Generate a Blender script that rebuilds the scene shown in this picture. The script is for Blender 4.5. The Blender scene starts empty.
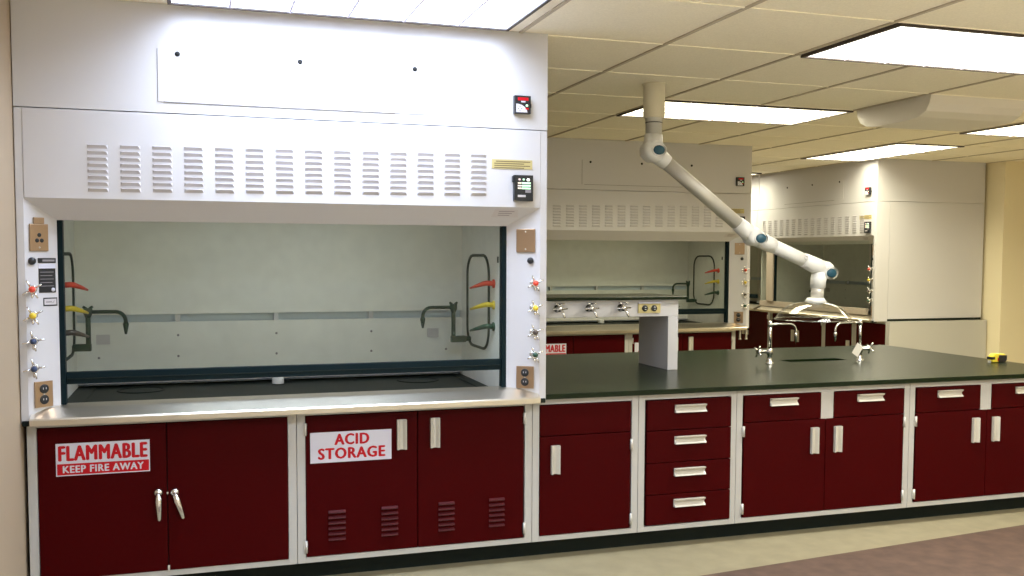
import bpy, bmesh, math
from mathutils import Vector, Matrix

sc = bpy.context.scene
COL = sc.collection
PI = math.pi
V = Vector

# ------------------------------------------------------------------ materials
def mat(name, color, rough=.5, metal=0.0, spec=.5, noise=0.0, nscale=30, bump=0.0, bscale=200, coat=0.0):
    m = bpy.data.materials.new(name); m.use_nodes = True
    nt = m.node_tree; b = nt.nodes['Principled BSDF']
    b.inputs['Base Color'].default_value = (*color, 1)
    b.inputs['Roughness'].default_value = rough
    b.inputs['Metallic'].default_value = metal
    b.inputs['Specular IOR Level'].default_value = spec
    b.inputs['Coat Weight'].default_value = coat
    tc = nt.nodes.new('ShaderNodeTexCoord')
    if noise:
        n = nt.nodes.new('ShaderNodeTexNoise'); n.inputs['Scale'].default_value = nscale
        n.inputs['Detail'].default_value = 5
        nt.links.new(tc.outputs['Object'], n.inputs['Vector'])
        r = nt.nodes.new('ShaderNodeValToRGB')
        r.color_ramp.elements[0].position = .3; r.color_ramp.elements[1].position = .7
        r.color_ramp.elements[0].color = (*[c * (1 - noise) for c in color], 1)
        r.color_ramp.elements[1].color = (*[min(1, c * (1 + noise)) for c in color], 1)
        nt.links.new(n.outputs['Fac'], r.inputs['Fac'])
        nt.links.new(r.outputs['Color'], b.inputs['Base Color'])
    if bump:
        n2 = nt.nodes.new('ShaderNodeTexNoise'); n2.inputs['Scale'].default_value = bscale
        nt.links.new(tc.outputs['Object'], n2.inputs['Vector'])
        bp = nt.nodes.new('ShaderNodeBump'); bp.inputs['Strength'].default_value = bump
        bp.inputs['Distance'].default_value = .002
        nt.links.new(n2.outputs['Fac'], bp.inputs['Height'])
        nt.links.new(bp.outputs['Normal'], b.inputs['Normal'])
    return m

def emis(name, color, strength):
    m = bpy.data.materials.new(name); m.use_nodes = True
    nt = m.node_tree; b = nt.nodes['Principled BSDF']
    b.inputs['Base Color'].default_value = (.8, .8, .8, 1)
    b.inputs['Emission Color'].default_value = (*color, 1)
    b.inputs['Emission Strength'].default_value = strength
    return m

def pane(name, tint, refl=1.0, ior=1.5, rough=.02):
    """clear sheet: fresnel mix of a transparent and a glossy layer"""
    m = bpy.data.materials.new(name); m.use_nodes = True
    nt = m.node_tree; nt.nodes.clear()
    out = nt.nodes.new('ShaderNodeOutputMaterial')
    mx = nt.nodes.new('ShaderNodeMixShader'); tr = nt.nodes.new('ShaderNodeBsdfTransparent')
    gl = nt.nodes.new('ShaderNodeBsdfGlossy'); fr = nt.nodes.new('ShaderNodeFresnel')
    tr.inputs['Color'].default_value = (*tint, 1); gl.inputs['Roughness'].default_value = rough
    ge = nt.nodes.new('ShaderNodeNewGeometry'); ma = nt.nodes.new('ShaderNodeMath'); ma.operation = 'MULTIPLY_ADD'
    ma.inputs[1].default_value = 1 / ior - ior; ma.inputs[2].default_value = ior     # same reflectance from either face
    nt.links.new(ge.outputs['Backfacing'], ma.inputs[0]); nt.links.new(ma.outputs[0], fr.inputs['IOR'])
    mul = nt.nodes.new('ShaderNodeMath'); mul.operation = 'MULTIPLY'; mul.inputs[1].default_value = refl
    nt.links.new(fr.outputs[0], mul.inputs[0]); nt.links.new(mul.outputs[0], mx.inputs[0])
    nt.links.new(tr.outputs[0], mx.inputs[1]); nt.links.new(gl.outputs[0], mx.inputs[2])
    nt.links.new(mx.outputs[0], out.inputs['Surface'])
    return m

M = {}
LAMP, SPREAD = 34.0, 150
M['white'] = mat('white_enamel', (.575, .565, .59), .40)
M['liner'] = mat('fume_hood_liner', (.79, .775, .74), .6, noise=.04, nscale=14)
M['slot'] = mat('baffle_slot', (.60, .68, .76), .5)
M['cabwhite'] = mat('cabinet_frame_enamel', (.49, .48, .46), .42)
M['maroon'] = mat('maroon_enamel', (.048, .0003, .0009), .5, spec=.06, noise=.05, nscale=60)
M['vent_lit'] = mat('maroon_enamel_lit', (.075, .010, .013), .38, spec=.6)  # door maroon lightened: light caught by the vent slats is in the colour
M['pull'] = mat('pull_enamel', (.56, .53, .46), .35)
M['black'] = mat('black_rubber', (.005, .010, .008), .55, spec=.2)
M['jamb'] = mat('dark_sash_track', (.003, .012, .016), .5, spec=.12)
M['epoxy'] = mat('black_epoxy_resin', (.006, .013, .004), .26, spec=.16, noise=.1, nscale=40)
M['dull'] = mat('dull_black_epoxy', (.010, .016, .011), .5, spec=.22)
M['steel'] = mat('stainless_steel', (.70, .64, .54), .36, 1.0, noise=.04, nscale=8)
M['chrome'] = mat('chrome', (.78, .77, .76), .22, 1.0)
M['alu'] = mat('brushed_aluminium', (.62, .60, .56), .48, .35)
M['brass'] = mat('bronze_anodised_plate', (.40, .28, .18), .32, .8)
M['green'] = mat('green_epoxy_coating', (.004, .034, .017), .45)
M['gasket'] = mat('dark_green_gasket', (.012, .030, .022), .6)
M['red'] = mat('red_plastic', (.72, .06, .03), .4)
M['yellow'] = mat('yellow_plastic', (.75, .55, .04), .4)
M['brown'] = mat('brown_plastic', (.07, .05, .04), .4)
M['bluedark'] = mat('dark_blue_plastic', (.03, .05, .12), .4)
M['dgreen'] = mat('dark_green_plastic', (.02, .07, .04), .4)
M['signw'] = mat('sign_white', (.64, .635, .74), .45)
M['signr'] = mat('sign_red', (.50, .004, .013), .5, spec=.25)
M['labelgold'] = mat('gold_label', (.52, .44, .20), .45)
M['labelink'] = mat('label_ink', (.14, .10, .05), .6)
M['greylabel'] = mat('grey_label', (.55, .52, .54), .6)
M['greyink'] = mat('grey_ink', (.25, .23, .25), .6)
M['lineblk'] = mat('joint_shadow_grey', (.16, .15, .15), .7)
M['hole'] = mat('dark_hole', (.01, .01, .01), .8)
M['louv'] = mat('louver_enamel', (.55, .535, .57), .45)
M['dev'] = mat('black_instrument_case', (.012, .014, .018), .35)
M['ledg'] = emis('green_light', (.05, .9, .2), .6)
M['ledr'] = emis('red_light', (.9, .06, .03), .35)
M['ledw'] = emis('white_light', (1, .95, .9), 1.2)
M['ledy'] = emis('amber_light', (.9, .55, .05), .5)
M['armw'] = mat('arm_white_plastic', (.80, .80, .80), .3)
M['armc'] = mat('arm_column_enamel', (.74, .68, .52), .4)
M['cap'] = mat('blue_cap', (.012, .075, .125), .4)
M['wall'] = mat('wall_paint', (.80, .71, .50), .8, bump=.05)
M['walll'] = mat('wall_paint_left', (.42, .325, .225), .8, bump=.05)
M['tile'] = mat('ceiling_tile', (.94, .88, .73), .9, noise=.05, nscale=120, bump=.25, bscale=260)
M['tbar_shaded'] = mat('shaded_grid_bar', (.52, .45, .35), .6)  # bars running in depth only; shade of their sides put into the colour
M['floorb'] = mat('beige_floor', (.27, .232, .142), .6, noise=.10, nscale=9)
M['floor_bounce'] = mat('pale_bounce_floor', (.62, .56, .42), .55, noise=.08, nscale=9)  # unseen floor behind the aisle, made pale to bounce light onto the ceiling
M['floorm'] = mat('mauve_floor', (.098, .057, .039), .7, noise=.24, nscale=11)
M['frame'] = mat('dark_light_frame', (.05, .035, .03), .5)
M['divider'] = mat('lens_divider', (.62, .58, .68), .5)
COOL, MID, WARM = (.82, .96, 1.20), (.98, .97, .88), (1.0, .94, .68)
M['lens_cool'] = emis('lit_diffuser_cool', COOL, 2.6)
M['lens_mid'] = emis('lit_diffuser_neutral', MID, 2.6)
M['lens_warm'] = emis('lit_diffuser_warm', WARM, 2.6)
M['sashfr'] = mat('beige_sash_frame', (.50, .43, .36), .5)
M['glass'] = pane('sash_glass', (.93, .96, .95), .40)
M['dome'] = pane('clear_dome', (.965, .97, .965), 1.5, 1.5, .04)
M['rim'] = pane('dome_rim_plastic', (.90, .90, .90), 3.0, 1.6, .1)
M['paper'] = mat('paper_tag', (.70, .66, .58), .7)
M['tapey'] = mat('tape_yellow', (.85, .70, .05), .35)
M['defl'] = mat('deflector_plastic', (.74, .70, .64), .5)
M['plastic'] = mat('white_plastic', (.78, .79, .82), .4)

# ------------------------------------------------------------------ mesh builder
class MB:
    def __init__(self):
        self.bm = bmesh.new(); self.mats = []; self.M = Matrix.Identity(4)
    def mi(self, m):
        if m not in self.mats: self.mats.append(m)
        return self.mats.index(m)
    def v(self, p): return self.bm.verts.new(self.M @ V(p))
    def face(self, vs, m, smooth=False):
        try: f = self.bm.faces.new(vs)
        except ValueError: return None
        f.material_index = self.mi(m); f.smooth = smooth; return f
    def box(self, x0, x1, y0, y1, z0, z1, m):
        c = [self.v(p) for p in ((x0,y0,z0),(x1,y0,z0),(x1,y1,z0),(x0,y1,z0),(x0,y0,z1),(x1,y0,z1),(x1,y1,z1),(x0,y1,z1))]
        for i in ((0,3,2,1),(4,5,6,7),(0,1,5,4),(1,2,6,5),(2,3,7,6),(3,0,4,7)): self.face([c[k] for k in i], m)
        return self
    def prism(self, pts, d, m, smooth=False):
        """closed polygon pts (3D) extruded by vector d"""
        a = [self.v(p) for p in pts]; b = [self.v(V(p) + V(d)) for p in pts]
        n = len(pts)
        self.face(a[::-1], m); self.face(b, m)
        for i in range(n): self.face([a[i], a[(i+1) % n], b[(i+1) % n], b[i]], m, smooth)
        return self
    def poly(self, pts, m): self.face([self.v(p) for p in pts], m); return self
    def rings(self, rings, m, smooth=True, caps=True, close=False):
        R = [[self.v(p) for p in r] for r in rings]; n = len(R[0])
        seq = list(zip(R, R[1:])) + ([(R[-1], R[0])] if close else [])
        for a, b in seq:
            for i in range(n): self.face([a[i], a[(i+1) % n], b[(i+1) % n], b[i]], m, smooth)
        if caps and not close: self.face(R[0][::-1], m); self.face(R[-1], m)
        return self
    def tube(self, pts, r, m, seg=12, caps=True, close=False):
        pts = [V(p) for p in pts]; n = len(pts)
        rs = r if isinstance(r, (list, tuple)) else [r] * n
        t0 = (pts[1] - pts[0]).normalized()
        up = V((0,0,1)) if abs(t0.z) < .9 else V((0,1,0))
        nrm = t0.cross(up).normalized(); rings = []
        for i, p in enumerate(pts):
            if close: t = (pts[(i+1) % n] - pts[i-1]).normalized()
            elif i == 0: t = t0
            elif i == n - 1: t = (pts[-1] - pts[-2]).normalized()
            else: t = ((pts[i+1] - p).normalized() + (p - pts[i-1]).normalized()).normalized()
            nrm = (nrm - t * nrm.dot(t)).normalized(); bn = t.cross(nrm)
            rings.append([p + (nrm * math.cos(2*PI*k/seg) + bn * math.sin(2*PI*k/seg)) * rs[i] for k in range(seg)])
        return self.rings(rings, m, True, caps, close)
    def cyl(self, p0, p1, r, m, r1=None, seg=20): return self.tube([p0, p1], [r, r if r1 is None else r1], m, seg)
    def lathe(self, prof, o, m, axis=(0,0,1), seg=32, caps=False):
        ax = V(axis).normalized(); a = ax.orthogonal().normalized(); b = ax.cross(a); o = V(o)
        rings = [[o + ax * h + (a * math.cos(2*PI*k/seg) + b * math.sin(2*PI*k/seg)) * max(r, 1e-5) for k in range(seg)] for r, h in prof]
        return self.rings(rings, m, True, caps)
    def ball(self, c, r, m, seg=16, sx=1, sy=1, sz=1):
        prof = []
        rings = []
        c = V(c)
        for j in range(1, seg // 2):
            th = PI * j / (seg // 2)
            rings.append([c + V((sx * r * math.sin(th) * math.cos(2*PI*k/seg), sy * r * math.sin(th) * math.sin(2*PI*k/seg), sz * r * math.cos(th))) for k in range(seg)])
        return self.rings(rings, m)
    def text(self, s, x0, x1, z0, z1, y, m, bold=.02):
        """flat lettering fitted to a rectangle; strokes thickened by overprinting, side by side"""
        cu = bpy.data.curves.new('t', 'FONT'); cu.body = s; cu.size = 1; cu.resolution_u = 3; cu.space_character = 1.05 + 1.2 * bold
        o = bpy.data.objects.new('t', cu); COL.objects.link(o)
        bpy.context.view_layer.update()
        me = bpy.data.meshes.new_from_object(o.evaluated_get(bpy.context.evaluated_depsgraph_get()))
        xs = [v.co.x for v in me.vertices]; ys = [v.co.y for v in me.vertices]
        b = bold * (z1 - z0); x0 += b; x1 -= b; z0 += b * .5; z1 -= b * .5
        fx = (x1 - x0) / (max(xs) - min(xs)); fz = (z1 - z0) / (max(ys) - min(ys))
        for k, (dx, dz) in enumerate(((-1, 0), (1, 0), (-.5, 0), (.5, 0), (0, .5), (0, -.5), (0, 0))):
            vs = [self.v((x0 + (v.co.x - min(xs)) * fx + dx * b, y - k * .00004, z0 + (v.co.y - min(ys)) * fz + dz * b)) for v in me.vertices]
            for p in me.polygons: self.face([vs[i] for i in p.vertices], m)
        bpy.data.objects.remove(o); bpy.data.curves.remove(cu); bpy.data.meshes.remove(me)
        return self
    def build(self, name, parent=None, bevel=0, off=None):
        bmesh.ops.recalc_face_normals(self.bm, faces=self.bm.faces)
        me = bpy.data.meshes.new(name)
        o = off if off is not None else (root_of(parent).location if parent else V((0,0,0)))
        self.bm.transform(Matrix.Translation(-V(o)))
        self.bm.to_mesh(me); self.bm.free()
        for k in self.mats: me.materials.append(M[k])
        ob = bpy.data.objects.new(name, me); COL.objects.link(ob)
        if parent: ob.parent = parent
        elif off is not None: ob.location = off
        if bevel:
            b = ob.modifiers.new('bevel', 'BEVEL'); b.width = bevel; b.segments = 2; b.limit_method = 'ANGLE'
            b.angle_limit = math.radians(50)
        return ob

def root_of(o):
    while o.parent: o = o.parent
    return o

def tag(o, label=None, cat=None, group=None, kind=None):
    if label: o['label'] = label
    if cat: o['category'] = cat
    if group: o['group'] = group
    if kind: o['kind'] = kind
    return o

def thing(name, loc, label, cat, group=None):
    o = bpy.data.objects.new(name, None); o.empty_display_size = .1; o.location = loc; COL.objects.link(o)
    return tag(o, label, cat, group)

def copy_tree(o, parent=None):
    kids = list(o.children)
    c = o.copy(); COL.objects.link(c)
    if parent is not None: c.parent = parent
    for k in kids: copy_tree(k, c)
    return c

def structure(name, mb, bevel=0): return tag(mb.build(name, bevel=bevel), kind='structure')

# ------------------------------------------------------------------ key dimensions
MOD = 1.0811                    # cabinet module along the bench
CEIL = 2.471
GX, GY, G = 2.8124, -.7572, .73152   # ceiling grid
TOP = .803                      # bench top
YF = -.045                      # fume hood front plane
RIMY = YF

# ------------------------------------------------------------------ room shell
def wall_box(name, *a, m='wall'): return structure(name, MB().box(*a, m))
XL, XR, YB, YFAR = -.013, 12.0, -6.0, 8.9
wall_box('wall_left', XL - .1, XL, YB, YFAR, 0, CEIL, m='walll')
wall_box('wall_back', XL, XR, YB - .1, YB, 0, CEIL)
wall_box('wall_far', XL, 8.79, YFAR, YFAR + .1, 0, CEIL)
wall_box('wall_right', XR, XR + .1, YB, 3.9, 0, CEIL)
structure('wall_corner', MB().prism([(8.79, 3.9, 0), (XR + .1, 3.9, 0), (XR + .1, YFAR + .1, 0), (8.79, YFAR + .1, 0)], (0, 0, CEIL), 'wall'))
fl = MB()
fa = lambda x: -.425 + .108 * (x - 2.827)
fl.poly([(XL - .1, fa(XL - .1), 0), (XR + .1, fa(XR + .1), 0), (XR + .1, 1.6, 0), (XL - .1, 1.6, 0)], 'floorb')
fl.poly([(XL - .1, 1.6, 0), (XR + .1, 1.6, 0), (XR + .1, YFAR + .1, 0), (XL - .1, YFAR + .1, 0)], 'floorb')
fb = lambda x: fa(x) - 1.5
fl.poly([(XL - .1, fb(XL), 0), (XR + .1, fb(XR), 0), (XR + .1, fa(XR + .1), 0), (XL - .1, fa(XL - .1), 0)], 'floorm')
fl.poly([(XL - .1, YB - .1, 0), (XR + .1, YB - .1, 0), (XR + .1, fb(XR), 0), (XL - .1, fb(XL), 0)], 'floor_bounce')
structure('floor', fl)
structure('ceiling', MB().box(XL - .1, XR + .1, YB - .1, YFAR + .1, CEIL, CEIL + .08, 'tile'))

# lay-in lights: (x index pair, y index pair) on the ceiling grid
def gx(i): return GX + G * i + (.12 if i >= 5 else .04 if i == 4 else 0)
def gy(i): return GY + G * i
LIGHTS = [
    ((.568, 2.004), (gy(0) + .03, -.100), 'large lit ceiling panel directly above the front of the nearest fume hood'),
    ((gx(1) + .03, gx(3) + .03), (gy(0), gy(1)), 'lit ceiling panel at the upper right corner of the photo'),
    ((gx(1), gx(3)), (gy(3), gy(4)), 'lit ceiling panel behind the extraction arm column'),
    ((gx(5), gx(7)), (gy(3), gy(4)), 'lit ceiling panel past the air deflector at the right edge of the photo'),
    ((gx(5), gx(6)), (gy(5), gy(7)), 'lit ceiling panel just in front of the right wall fume hood'),
    ((gx(5) - .02, gx(6) - .1), (6.08, 7.45), 'mostly hidden lit ceiling panel above the farthest fume hood'),
    ((gx(-3), gx(-1)), (gy(-3), gy(-2)), 'lit ceiling panel above the left side of the aisle in front of the benches'),
    ((gx(1), gx(3)), (gy(-3), gy(-2)), 'lit ceiling panel above the aisle in front of the drawer cabinets'),
    ((gx(5), gx(7)), (gy(-3), gy(-2)), 'lit ceiling panel above the aisle past the right end of the bench'),
    ((gx(-2), gx(0)), (gy(-6), gy(-5)), 'lit ceiling panel behind the camera on the left'),
    ((gx(3), gx(5)), (gy(-6), gy(-5)), 'lit ceiling panel behind the camera on the right'),
    ((gx(8), gx(10)), (gy(0), gy(1)), 'lit ceiling panel near the far right wall'),
]
TONE = ['cool', 'mid', 'warm', 'warm', 'warm', 'warm', 'cool', 'mid', 'mid', 'cool', 'cool', 'warm']
for li, ((x0, x1), (y0, y1), lab) in enumerate(LIGHTS):
    c = ((x0 + x1) / 2, (y0 + y1) / 2, CEIL)
    t = thing('ceiling_light', c, lab, 'ceiling light', 'lit ceiling panels')
    w = .016; z0, z1 = CEIL - .016, CEIL - .0005
    f = MB()
    f.box(x0, x1, y0, y0 + w, z0, z1, 'frame'); f.box(x0, x1, y1 - w, y1, z0, z1, 'frame')
    f.box(x0, x0 + w, y0 + w, y1 - w, z0, z1, 'frame'); f.box(x1 - w, x1, y0 + w, y1 - w, z0, z1, 'frame')
    f.build('frame', t)
    MB().box(x0 + w, x1 - w, y0 + w, y1 - w, CEIL - .010, z1, 'lens_' + TONE[li]).build('diffuser', t)
    ar = bpy.data.lights.new('tube_lamp', 'AREA'); ar.shape = 'RECTANGLE'; ar.size = x1 - x0 - 2*w; ar.size_y = y1 - y0 - 2*w
    ar.energy = (.82 if li == 0 else 1) * LAMP * (x1 - x0) * (y1 - y0); ar.color = {'cool': COOL, 'mid': MID, 'warm': WARM}[TONE[li]]; ar.spread = math.radians(SPREAD)
    lo = bpy.data.objects.new('tube_lamp', ar); COL.objects.link(lo); lo.parent = t; lo.location = (0, 0, -.0108)
    d = MB(); nx, ny = (6, 3) if (x1 - x0) > (y1 - y0) else (3, 6)
    for i in range(1, nx):
        x = x0 + (x1 - x0) * i / nx; d.box(x - .005, x + .005, y0 + w + .012, y1 - w - .012, CEIL - .018, CEIL - .0112, 'divider')
    for i in range(1, ny):
        y = y0 + (y1 - y0) * i / ny; d.box(x0 + w + .012, x1 - w - .012, y - .005, y + .005, CEIL - .0176, CEIL - .0112, 'divider')
    d.build('diffuser_grid', t)

def inlight(x, y):
    return any(x0 + .01 < x < x1 - .01 and y0 + .01 < y < y1 - .01 for (x0, x1), (y0, y1), _ in LIGHTS)
grid = MB()
xs = [gx(i) for i in range(-4, 12)]; ys = [gy(i) for i in range(-7, 13)]
bw = .0085
def segs(fixed, pts, horizontal):
    """runs of bar between grid nodes, left out where a light panel sits"""
    out = []
    for a, b in zip(pts, pts[1:]):
        mid = (a + b) / 2
        if not (inlight(mid, fixed) if horizontal else inlight(fixed, mid)): out.append((a, b))
    return out
for x in xs:
    if x < XL: continue
    for a, b in segs(x, [YB] + [y for y in ys if YB < y < YFAR] + [YFAR], False): grid.box(x - bw, x + bw, a, b, CEIL - .007, CEIL, 'tbar_shaded')
for y in ys:
    if not YB < y < YFAR: continue
    for a, b in segs(y, [XL] + [x for x in xs if XL < x < XR] + [XR], True): grid.box(a + bw, b - bw, y - bw * .6, y + bw * .6, CEIL - .005, CEIL, 'tile')
structure('trim_1', grid)

# ------------------------------------------------------------------ helpers for fittings
def loopz(x, y0, y1, z0, z1, r, n=6):
    """rounded rectangle in the plane X = x"""
    pts = []
    for cy, cz, a0 in ((y1 - r, z1 - r, 0), (y0 + r, z1 - r, 90), (y0 + r, z0 + r, 180), (y1 - r, z0 + r, 270)):
        for k in range(n + 1):
            a = math.radians(a0 + 90 * k / n); pts.append((x, cy + r * math.cos(a), cz + r * math.sin(a)))
    return pts

def arc(c, r, a0, a1, n, y):
    return [(c[0] + r * math.cos(math.radians(a0 + (a1 - a0) * k / n)), y, c[1] + r * math.sin(math.radians(a0 + (a1 - a0) * k / n))) for k in range(n + 1)]

def valve(mtx, parent, button, label=None, s=1.0, spin=20, back=.018):
    """wall valve: flange, stem, four thin chrome arms and a coloured index button; local -y faces out"""
    b = MB(); b.M = mtx
    b.lathe([(0, -.006), (.013*s, -.006), (.0145*s, -.003), (.0145*s, back)], (0, 0, 0), 'chrome', (0, 1, 0), 16)
    b.tube([(0, 0, 0), (0, -.020*s, 0), (0, -.022*s, 0), (0, -.040*s, 0)], [.008*s, .008*s, .013*s, .013*s], 'chrome', 12)
    b.tube([(0, -.022*s, -.004*s), (0, -.030*s, -.020*s), (0, -.036*s, -.030*s)], [.007*s, .006*s, .004*s], 'chrome', 8)
    for k in range(4):
        a = math.radians(spin + 90 * k); d = V((math.cos(a), 0, math.sin(a)))
        o = V((0, -.034*s, 0))
        b.tube([o + d * .008*s, o + d * .036*s + V((0, -.008*s, 0))], [.0048*s, .0028*s], 'chrome', 8)
    v = b.build('service_valve', parent, 0)
    h = MB(); h.M = mtx
    h.lathe([(0.0, -.056*s), (.006*s, -.055*s), (.0105*s, -.048*s), (.0115*s, -.040*s)], (0, 0, 0), button, (0, 1, 0), 14)
    q = h.build('index_button', v); tag(q, label)
    return v

def duplex(b, w, h, plate, horizontal=False):
    """duplex outlet plate in local XZ plane facing -y"""
    b.box(-w/2, w/2, -.008, 0, -h/2, h/2, plate)
    for s in (-1, 1):
        cx, cz = (s * w * .21, 0) if horizontal else (0, s * h * .21)
        r = .019 if not horizontal else .018
        b.lathe([(0, -.0125), (r*.86, -.0125), (r, -.011), (r, -.008)], (cx, 0, cz), 'dev', (0, 1, 0), 18)
        for q in (-1, 1):
            if horizontal: b.box(cx - .002, cx + .008, -.0131, -.012, q*.006 - .0015, q*.006 + .0015, 'plastic')
            else: b.box(cx + q*.006 - .0015, cx + q*.006 + .0015, -.0131, -.012, cz - .002, cz + .006, 'greylabel')
    b.lathe([(0, -.0095), (.003, -.009), (.003, -.008)], (0, 0, 0), 'alu', (0, 1, 0), 8)

# ------------------------------------------------------------------ fume hood prototype
HX0, HX1, HYB = -.010, 2.213, 1.345
OXL, OXR = .125, 2.045       # sash opening
OY = .045                    # depth where the slanted posts end
LAB_H1 = 'nearest large white fume hood, standing at the left of the photo against the left wall'
hood = thing('fume_hood', (1.10, .65, .803), LAB_H1, 'fume hood', 'white fume hoods')
b = MB()   # shell: enclosure above, sides and posts
Z0, ZP = .7785, 1.675
# slanted posts: rim plus the angled face running back to the opening
def post(side):
    p = MB()
    if side < 0: pts = [(HX0, RIMY), (.018, RIMY), (OXL, OY), (OXL, .12), (HX0, .12)]
    else: pts = [(HX1, RIMY), (2.180, RIMY), (OXR, OY), (OXR, .12), (HX1, .12)]
    p.prism([(x, y, Z0) for x, y in pts], (0, 0, 2.029 - Z0), 'white')
    for zz in (Z0,):   # black rubber foot under the rim
        x0, x1 = (HX0 + .003, .022) if side < 0 else (2.182, HX1 - .003)
        p.box(x0, x1, RIMY - .006, RIMY + .04, zz - .012, zz + .010, 'black')
    return p.build('corner_post', hood, .003)
postL, postR = post(-1), post(1)
for s, x0, x1 in ((-1, HX0, HX0 + .03), (1, HX1 - .03, HX1)):
    MB().box(x0, x1, .122, HYB, .803, 2.029, 'white').build('side_panel', hood, .002)
MB().box(HX0 + .03, HX1 - .03, HYB - .02, HYB, .803, 2.029, 'white').build('back_panel', hood)
MB().box(HX0, HX1, YF, HYB, 2.032, CEIL - .0005, 'white').build('ceiling_enclosure', hood, .002)
ap = MB().box(.525, 1.660, YF - .003, YF, 2.077, 2.290, 'white')
for xx in (.602, 1.094, 1.590): ap.lathe([(0, -.004), (.0095, -.004), (.0105, 0)], (xx, YF - .003, 2.272), 'hole', (0, 1, 0), 12)
ap.box(.545, 1.50, YF - .0035, YF, 2.0745, 2.0772, 'lineblk')
ap.box(.5225, .5252, YF - .0015, YF, 2.077, 2.290, 'lineblk')
ap.build('access_panel', hood)
# louvered front panel and slanted apron below it
LP0, LP1 = .021, 2.178
lp = MB().box(LP0, LP1, YF - .002, YF + .02, ZP, 2.028, 'white').build('louver_panel', hood, .002)
lw, lz0, ldz = .077, 1.712, .0247
for c in range(14):
    x = .254 + c * .1222; l = MB()
    for r in range(8):
        z = lz0 + r * ldz + (.0015 * c)
        xa, xb = x, x + lw; y = YF - .002
        # pressed hood of the louver: long face turned down so it shades grey
        e = .008
        A = [(xa, y, z + .0074), (xb, y, z + .0074), (xb, y, z - .0078), (xa, y, z - .0078)]
        B = [(xa + e, y - .0090, z + .0058), (xb - e, y - .0090, z + .0058)]
        l.poly([A[0], A[1], B[1], B[0]], 'louv'); l.poly([B[0], B[1], A[2], A[3]], 'louv')
        l.poly([A[0], B[0], A[3]], 'louv'); l.poly([A[1], B[1], A[2]], 'louv')
    l.build('louver_column', lp)
a = MB()
zb = 1.592
fr = [(LP0, YF, ZP), (LP1, YF, ZP), (OXR, OY, zb), (OXL, OY, zb)]
a.poly(fr, 'white'); a.poly([(OXL, OY, zb), (OXR, OY, zb), (OXR, OY + .03, zb), (OXL, OY + .03, zb)], 'white')
a.poly([(LP0, YF, ZP), (OXL, OY, zb), (OXL, OY + .03, zb), (OXL, OY + .03, ZP + .02), (LP0, YF + .018, ZP + .02)], 'white')
a.poly([(LP1, YF, ZP), (OXR, OY, zb), (OXR, OY + .03, zb), (OXR, OY + .03, ZP + .02), (LP1, YF + .018, ZP + .02)], 'white')
a.poly([(OXL, OY + .03, zb), (OXR, OY + .03, zb), (OXR, OY + .03, ZP + .02), (OXL, OY + .03, ZP + .02)], 'white')
apron = a.build('apron', hood)
gl = MB()
def apt(x, t): return (x, YF + (OY - YF) * t - .0012, ZP + (zb - ZP) * t)
gl.poly([apt(1.965, .12), apt(2.075, .12), apt(2.085, .52), apt(1.955, .52)], 'greylabel')
for k in range(3):
    t = .2 + .1 * k; q = lambda x, tt: (x, YF + (OY - YF) * tt - .002, ZP + (zb - ZP) * tt)
    gl.poly([q(1.985, t), q(2.06 - .01*k, t), q(2.06 - .01*k, t + .035), q(1.985, t + .035)], 'greyink')
gl.build('information_label', apron)
# liner and baffles
ln = MB(); LX0, LX1, LYB = .098, 2.043, .84
ln.box(LX0 - .01, LX0 + .004, .12, LYB + .05, .8035, 1.72, 'liner'); ln.box(LX1 - .004, LX1 + .01, .12, LYB + .05, .8035, 1.72, 'liner')
ln.box(LX0, LX1, LYB + .03, LYB + .05, .8035, 1.72, 'slot'); ln.box(LX0 - .01, LX1 + .01, .075, LYB + .05, 1.72, 1.735, 'liner')
ln.build('liner', hood)
bf = MB(); bf.box(LX0 + .004, LX1 - .004, LYB - .008, LYB, 1.156, 1.72, 'liner')
bf.box(LX0 + .004, LX1 - .004, LYB - .008, LYB, .826, 1.118, 'liner')
bf.box(LX0 + .004, LX1 - .004, LYB - .022, LYB - .008, .819, .826, 'white')
for xx in (.569, 1.049, 1.541):
    bf.box(xx - .012, xx + .012, LYB - .004, LYB + .03, 1.118, 1.156, 'white')
    for zz in (1.05, .945): bf.lathe([(0, -.003), (.006, -.002), (.006, 0)], (xx, LYB - .008, zz), 'greyink', (0, 1, 0), 10)
for xx in (.2, 1.95):
    bf.lathe([(0, -.003), (.006, -.002), (.006, 0)], (xx, LYB - .008, .945), 'greyink', (0, 1, 0), 10)
bf.build('back_baffle', hood)
# sash
for x0, x1 in ((OXL - .002, OXL + .020), (OXR - .020, OXR + .002)):
    MB().box(x0, x1, OY + .001, OY + .045, .803, 1.65, 'jamb').build('sash_track', hood)
sash = MB().box(OXL + .021, OXR - .021, OY + .012, OY + .042, .917, .967, 'jamb')
sash.box(OXL + .021, OXR - .021, OY + .006, OY + .012, .938, .942, 'black')
sash = sash.build('sash_rail', hood, .003)
MB().box(OXL + .021, OXR - .021, OY + .024, OY + .030, .967, 1.66, 'glass').build('sash_glass', sash)
# stainless sill (airfoil)
s = MB()
prof = [(YF - .030, .770), (YF - .032, .792), (YF - .026, .798), (.002, .829), (.03, .834), (.085, .836), (.10, .830), (.085, .826), (.03, .822), (YF - .012, .790), (YF - .012, .770)]
s.prism([(.024, y, z) for y, z in prof], (2.152, 0, 0), 'steel')
s.box(OXL + .03, OXL + .05, .02, .06, .803, .82, 'steel'); s.box(OXR - .05, OXR - .03, .02, .06, .803, .82, 'steel')
s.build('sill', hood)
MB().lathe([(0, .032), (.024, .030), (.029, .024), (.030, 0)], (1.046, .72, .8035), 'plastic', seg=20).build('bottle_cap', hood)
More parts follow.
